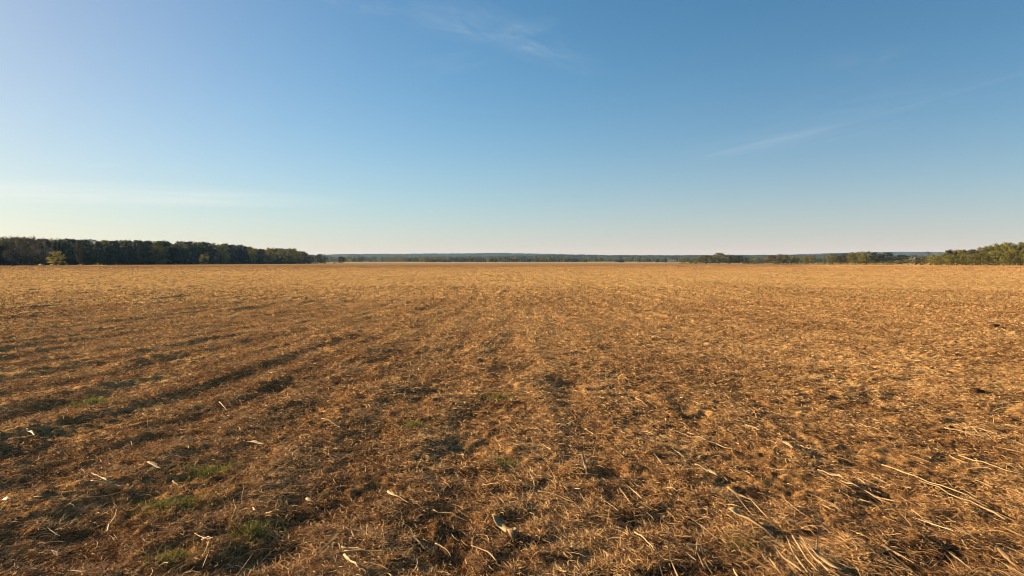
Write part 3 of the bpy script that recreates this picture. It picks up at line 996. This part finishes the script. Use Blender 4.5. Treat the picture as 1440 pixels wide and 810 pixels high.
def lay(p0, p1, sag=0.0, lift0=0.0, lift1=0.0, n=9, off=.036, wob=.15, seed=0, origin=None):
    """line on the ground between two photo pixels, curved sideways, resting on the straw"""
    g = np.random.default_rng(seed)
    (x0, y0), (x1, y1) = at(*p0), at(*p1)
    L = math.hypot(x1 - x0, y1 - y0)
    nx, ny = -(y1 - y0) / (L + 1e-9), (x1 - x0) / (L + 1e-9)
    out = []
    s = np.linspace(0, 1, n)
    bow = sag * L * (4 * s * (1 - s)) + wob * .06 * L * np.sin(s * 7 + g.uniform(0, 6))
    xs_, ys_ = x0 + (x1 - x0) * s + nx * bow, y0 + (y1 - y0) * s + ny * bow
    zs_ = ground_h(xs_, ys_)
    # rest on the highest spots rather than following every clod
    lin = np.polyval(np.polyfit(s, zs_, 1), s)
    zs_ = np.maximum(lin + .4 * (zs_ - lin), zs_ - .01) + off + lift0 * (1 - s) ** 2 + lift1 * s ** 2
    pts = np.stack([xs_, ys_, zs_], -1)
    o = pts[n // 2].copy() if origin is None else origin
    return [list(q - o) for q in pts], o


G_ST = 'pale stalks and husks lying on the field'
cnt = [0]


def piece(name, cat, label, p0, p1, w, kind, tone=.6, sag=0.0, l0=0.0, l1=0.0, leaf=None):
    cnt[0] += 1
    pts, o = lay(p0, p1, sag * .6, l0, l1, seed=cnt[0])
    V, F, tn = strand(pts, w * (0.74 if kind == 'stalk' else 0.9), tone, kind, cnt[0])
    if leaf:
        e = tag(empty(name, tuple(o)), label, cat, G_ST)
        new_mesh('stem', V, F, [M_stalk], smooth=True, attr=tn, parent=e)
        for lp0, lp1, lw, ls in leaf:
            q, _ = lay(lp0, lp1, ls, .0, .03, seed=cnt[0] + 70, origin=o)
            V2, F2, t2 = strand(q, lw, tone + .1, 'husk', cnt[0] + 5)
            new_mesh('leaf', V2, F2, [M_stalk], smooth=True, attr=t2, parent=e)
        return e
    ob = new_mesh(name, V, F, [M_stalk], smooth=True, attr=tn)
    ob.location = tuple(o)
    return tag(ob, label, cat, G_ST)


S = lambda *a, **k: piece('straw_stalk', 'stalk', *a, **k)
U = lambda *a, **k: piece('leaf_husk', 'husk', *a, **k)
# right
S('longest thin pale stalk at lower right, upper one of a nearly parallel pair', (1240, 655), (1380, 715), .013, 'stalk', .75, .03)
S('long bent pale stalk just below the longest thin stalk at lower right', (1290, 684), (1413, 738), .014, 'stalk', .55, .04)
S('bent stalk with a broad pale leaf on its upper left end', (1157, 670), (1258, 711), .013, 'stalk', .6, .03,
  leaf=[((1150, 665), (1186, 686), .026, .04), ((1184, 684), (1200, 696), .016, -.03)])
S('thin stalk crossing the bent leafy stalk, meeting it at its right end', (1207, 675), (1240, 706), .011, 'stalk', .6)
S('long pale stalk running out at the right picture edge', (1348, 646), (1444, 678), .014, 'stalk', .5, -.04)
S('straight pale stalk farther off near the right edge', (1328, 607), (1392, 622), .013, 'stalk', .6)
S('short bright stalk farthest off among the right hand stalks', (1176, 557), (1212, 561), .014, 'stalk', .5)
S('two toned straw lying flat, above the long leafy stalk', (1204, 601), (1238, 609), .013, 'stalk', .5)
S('gently bowed stalk lying level under the long pair, lower right', (1272, 712), (1338, 712), .010, 'stalk', .4, -.12)
S('short curved stalk below the bowed level stalk, lower right', (1282, 727), (1322, 746), .010, 'stalk', .45, -.12)
S('small faint stalk right of the pale fan of stalks', (1240, 755), (1268, 762), .010, 'stalk', .5)
U('broad flat pale husk with pointed end beside a dark hollow', (1025, 729), (1084, 754), .042, 'husk', .75, -.03, .03)
S('short thick stub of stalk lying across a dark hollow', (1023, 694), (1061, 705), .022, 'stalk', .65, 0, .03, .03)
U('split husk of three pale strips above the short thick stub', (978, 660), (1010, 678), .024, 'husk', .75)
S('short thick level stub at the bottom right of centre', (966, 774), (1000, 775), .020, 'stalk', .55)
S('curved bright thin stalk low down right of centre', (893, 757), (922, 786), .011, 'stalk', .85, .08)
S('curved bright thin stalk alone in the lower middle', (757, 698), (813, 712), .012, 'stalk', .75, .06)
S('long straight thin stalk in the middle distance with bright right half', (940, 610), (1029, 638), .012, 'stalk', .6, .03)
S('short dark gold stalk under the long straight middle distance stalk', (935, 630), (962, 648), .011, 'stalk', .4)
S('short bright stalk right of the long straight middle distance stalk', (1046, 600), (1068, 612), .015, 'stalk', .7)
U('small bright husk left of a dark patch in right middle distance', (1094, 627), (1117, 641), .030, 'husk', .6)
S('faint stalk ending left of the leafy bent stalk', (1078, 664), (1108, 671), .013, 'stalk', .5)
S('small pale two ended straw, middle distance right of centre', (894, 566), (913, 577), .013, 'stalk', .75)
U('little bright flake lying above the big middle patch', (822, 609), (840, 617), .022, 'husk', .75)
S('thin curved straw standing up left of the little bright flake', (760, 630), (774, 644), .012, 'stalk', .6, .1)
S('pale hooked straw in the lower middle, above the curved bright stalk', (742, 673), (748, 693), .012, 'stalk', .6, .15)
U('pale upright husk at the left rim of a dark hollow', (819, 661), (826, 674), .022, 'husk', .7, 0, .07)
U('broad crumpled pale husk left of the deep dark hollow', (694, 735), (722, 766), .045, 'husk', .55, .1, .03)
U('small bright husk tip beside the broad crumpled husk', (720, 739), (736, 750), .022, 'husk', .8)
# the fan of stalks at the bottom right
for k, (p0, p1, w, lab) in enumerate([((1104, 773), (1136, 812), .011, 'left and thinnest stalk of the fan at bottom right'),
                                      ((1114, 772), (1152, 812), .014, 'second stalk from left of the fan at bottom right'),
                                      ((1124, 771), (1165, 812), .012, 'third stalk from left of the fan at bottom right'),
                                      ((1088, 786), (1128, 811), .012, 'low side stalk left of the fan at bottom right')]):
    S(lab, p0, p1, w, 'stalk', .5, -.02, .05)
U('broad pale husk on the right side of the fan, bottom right', (1140, 788), (1182, 812), .020, 'husk', .7, -.03, .04)
U('dull dry husk lying by the right bottom corner', (1402, 784), (1430, 802), .022, 'husk', .15, .1, .03)
# middle and left
U('bright white curved husk with a dark crease in lower middle', (544, 697), (578, 719), .022, 'husk', 1.0, -.06)
S('wavy pale stalk right of the bright white curved husk', (610, 720), (660, 731), .012, 'stalk', .65, .03)
S('thin bowed stalk at bottom middle, left of the crumpled husk', (662, 773), (698, 794), .011, 'stalk', .75, .06)
S('small hooked stalk left of the thin bowed stalk, bottom middle', (612, 766), (634, 779), .011, 'stalk', .65, .12)
S('upper stalk of the three crossing at the bottom middle', (481, 777), (516, 786), .013, 'stalk', .7)
S('long level stalk of the three crossing at the bottom middle', (485, 784), (545, 789), .013, 'stalk', .7, .04)
S('thick steep stalk of the three crossing at the bottom middle', (484, 789), (506, 812), .021, 'stalk', .7)
S('thin stalk along the bottom edge right of the three crossing stalks', (512, 798), (550, 808), .012, 'stalk', .55, .04)
U('looped pale husk in the middle distance left of centre', (452, 604), (479, 613), .030, 'husk', .8, .12, .02)
U('little white curl of husk, middle left of centre', (546, 650), (563, 653), .017, 'husk', .95, .2)
U('pale flake of husk resting on a ridge, left middle', (343, 626), (374, 632), .026, 'husk', .8)
U('small forked white husk in the left middle', (208, 661), (228, 668), .026, 'husk', .9)
S('pale stalk of the pair at left, the flat lower one', (127, 690), (174, 693), .022, 'stalk', .75)
S('pale stalk of the pair at left, the slanting upper one', (128, 680), (152, 691), .015, 'stalk', .6)
S('dull curved stalk in shade right of the pale pair at left', (112, 706), (180, 694), .015, 'stalk', .05, -.06)
S('pale stub slanting upright in the lower left', (148, 748), (165, 724), .016, 'stalk', .75)
U('white fleck of husk near the lower left edge', (74, 781), (82, 786), .022, 'husk', 1.0)
S('long arm of the V shaped stalk, lower left', (274, 764), (300, 777), .012, 'stalk', .75)
S('right thin arm of the V shaped stalk, lower left', (298, 777), (322, 768), .009, 'stalk', .4)
S('short stub under the V shaped stalk, lower left', (284, 776), (297, 784), .011, 'stalk', .7)
U('white curled husk on the ridge behind the left dark hollow', (375, 736), (402, 730), .020, 'husk', .9, .15)
S('short pale stick in the left middle distance', (309, 571), (320, 581), .013, 'stalk', .8)
U('tiny white flake farther off left of centre', (377, 525), (383, 532), .022, 'husk', .95)
U('white flake beside the long shaded ridge at far left', (38, 614), (50, 621), .024, 'husk', .85)
U('pale flake lowest at the left picture edge', (4, 717), (16, 719), .024, 'husk', .8)
U('small pale husk between the looped husk and the pale flake', (430, 713), (446, 718), .018, 'husk', .85)
U('small pale chip right of the forked white husk', (243, 683), (252, 690), .014, 'husk', .6)

# green tufts
G_GR = 'green grass tufts growing through the straw'
for px, py, rad, n, ln_, lab in [
        (128, 571, .26, 420, .11, 'green grass tuft alone in the left middle distance'),
        (292, 667, .22, 420, .09, 'green grass tuft below the long shaded ridge, upper of left patches'),
        (228, 722, .36, 520, .07, 'thin spread of mossy green grass at lower left'),
        (262, 712, .20, 260, .07, 'dull green grass touching the thin mossy spread on its right'),
        (352, 757, .16, 360, .09, 'green grass tuft on the rim of the left dark hollow'),
        (241, 798, .15, 420, .08, 'bright green grass tuft at the bottom edge on the left'),
        (703, 563, .26, 240, .08, 'faint green grass tuft in the middle of the field'),
        (582, 607, .20, 220, .08, 'small green grass tuft right of the looped husk'),
        (711, 655, .16, 200, .07, 'faint green tuft in the lower middle of the field'),
        (1045, 773, .13, 200, .06, 'faint green tuft below the broad flat husk')]:
    cx, cy = at(px, py)
    cz = gz(cx, cy)
    a, q = rng.uniform(0, 6.283, n), np.abs(rng.normal(0, .5, n)) * rad
    n = n * 4 // 5
    a, q = a[:n], q[:n]
    x, y = cx + q * np.cos(a) * 1.25, cy + q * np.sin(a)
    P = np.stack([x - cx, y - cy, ground_h(x, y) - cz + .004], -1)
    V, F = ribbons(P, rng.uniform(0, 6.28, n), rng.uniform(.5, 1.4, n), rng.normal(0, .5, n), rng.uniform(.2, 1.2, n),
                   rng.uniform(.5, 1.1, n) * ln_, np.maximum(rng.uniform(.002, .0035, n), .45 * cy / 683), rng.normal(0, .6, n))
    o = new_mesh('grass_tuft', V, F, [M_grass], smooth=True, attr=np.repeat(np.clip(rng.normal(.5, .28, n), 0, 1), 8))
    o.location = (cx, cy, cz)
    tag(o, lab, 'grass', G_GR)


# dark clods of earth
def clod(px, py, r, label, seed):
    g = np.random.default_rng(seed)
    x, y = at(px, py)
    nu, nv = 20, 12
    V = []
    for i in range(nv + 1):
        th = math.pi * i / nv
        for j in range(nu):
            ph = 2 * math.pi * j / nu
            d = np.array([math.sin(th) * math.cos(ph), math.sin(th) * math.sin(ph), math.cos(th)])
            k = r * (1 + .22 * float(vnoise(d[0] * 2 + seed, d[1] * 2 + d[2] * 1.7, 9)) + .12 * float(vnoise(d[0] * 5 + 7, d[1] * 5 + d[2] * 4, seed)))
            V.append(d * k * np.array([1.15, 1, .7]))
    F = [(i * nu + j, (i + 1) * nu + j, (i + 1) * nu + (j + 1) % nu, i * nu + (j + 1) % nu) for i in range(nv) for j in range(nu)]
    o = new_mesh('earth_clod', np.array(V), np.array(F), [M_soil], smooth=True)
    o.location = (x, y, gz(x, y) + r * .3)
    tag(o, label, 'clod', 'dark earth clods')


clod(1398, 463, .10, 'small dark earth clod far off at the right', 3)
clod(1372, 555, .075, 'dark earth clod nearer at the right, below the far clod', 4)

# ------------------------------------------------------------------ the air
def haze(density=0.00005):
    m = bpy.data.materials.new('haze')
    m.use_nodes = True
    t = m.node_tree
    t.nodes.clear()
    v = node(t, 'ShaderNodeVolumePrincipled')
    v.inputs['Color'].default_value = (0.36, 0.62, 1.0, 1)
    v.inputs['Absorption Color'].default_value = (1.0, 1.0, 1.0, 1)
    v.inputs['Density'].default_value = density
    v.inputs['Anisotropy'].default_value = 0.0
    out = node(t, 'ShaderNodeOutputMaterial')
    t.links.new(v.outputs[0], out.inputs['Volume'])
    V = np.array([(x, y, z) for x in (-7600, 7600) for y in (-7600, 7600) for z in (-2.5, 125)])
    F = np.array([(0, 1, 3, 2), (4, 6, 7, 5), (0, 4, 5, 1), (2, 3, 7, 6), (0, 2, 6, 4), (1, 5, 7, 3)])
    o = new_mesh('haze', V, F, [m])
    tag(o, 'thin blue haze in the air over the far land', 'haze', kind='stuff')


haze()
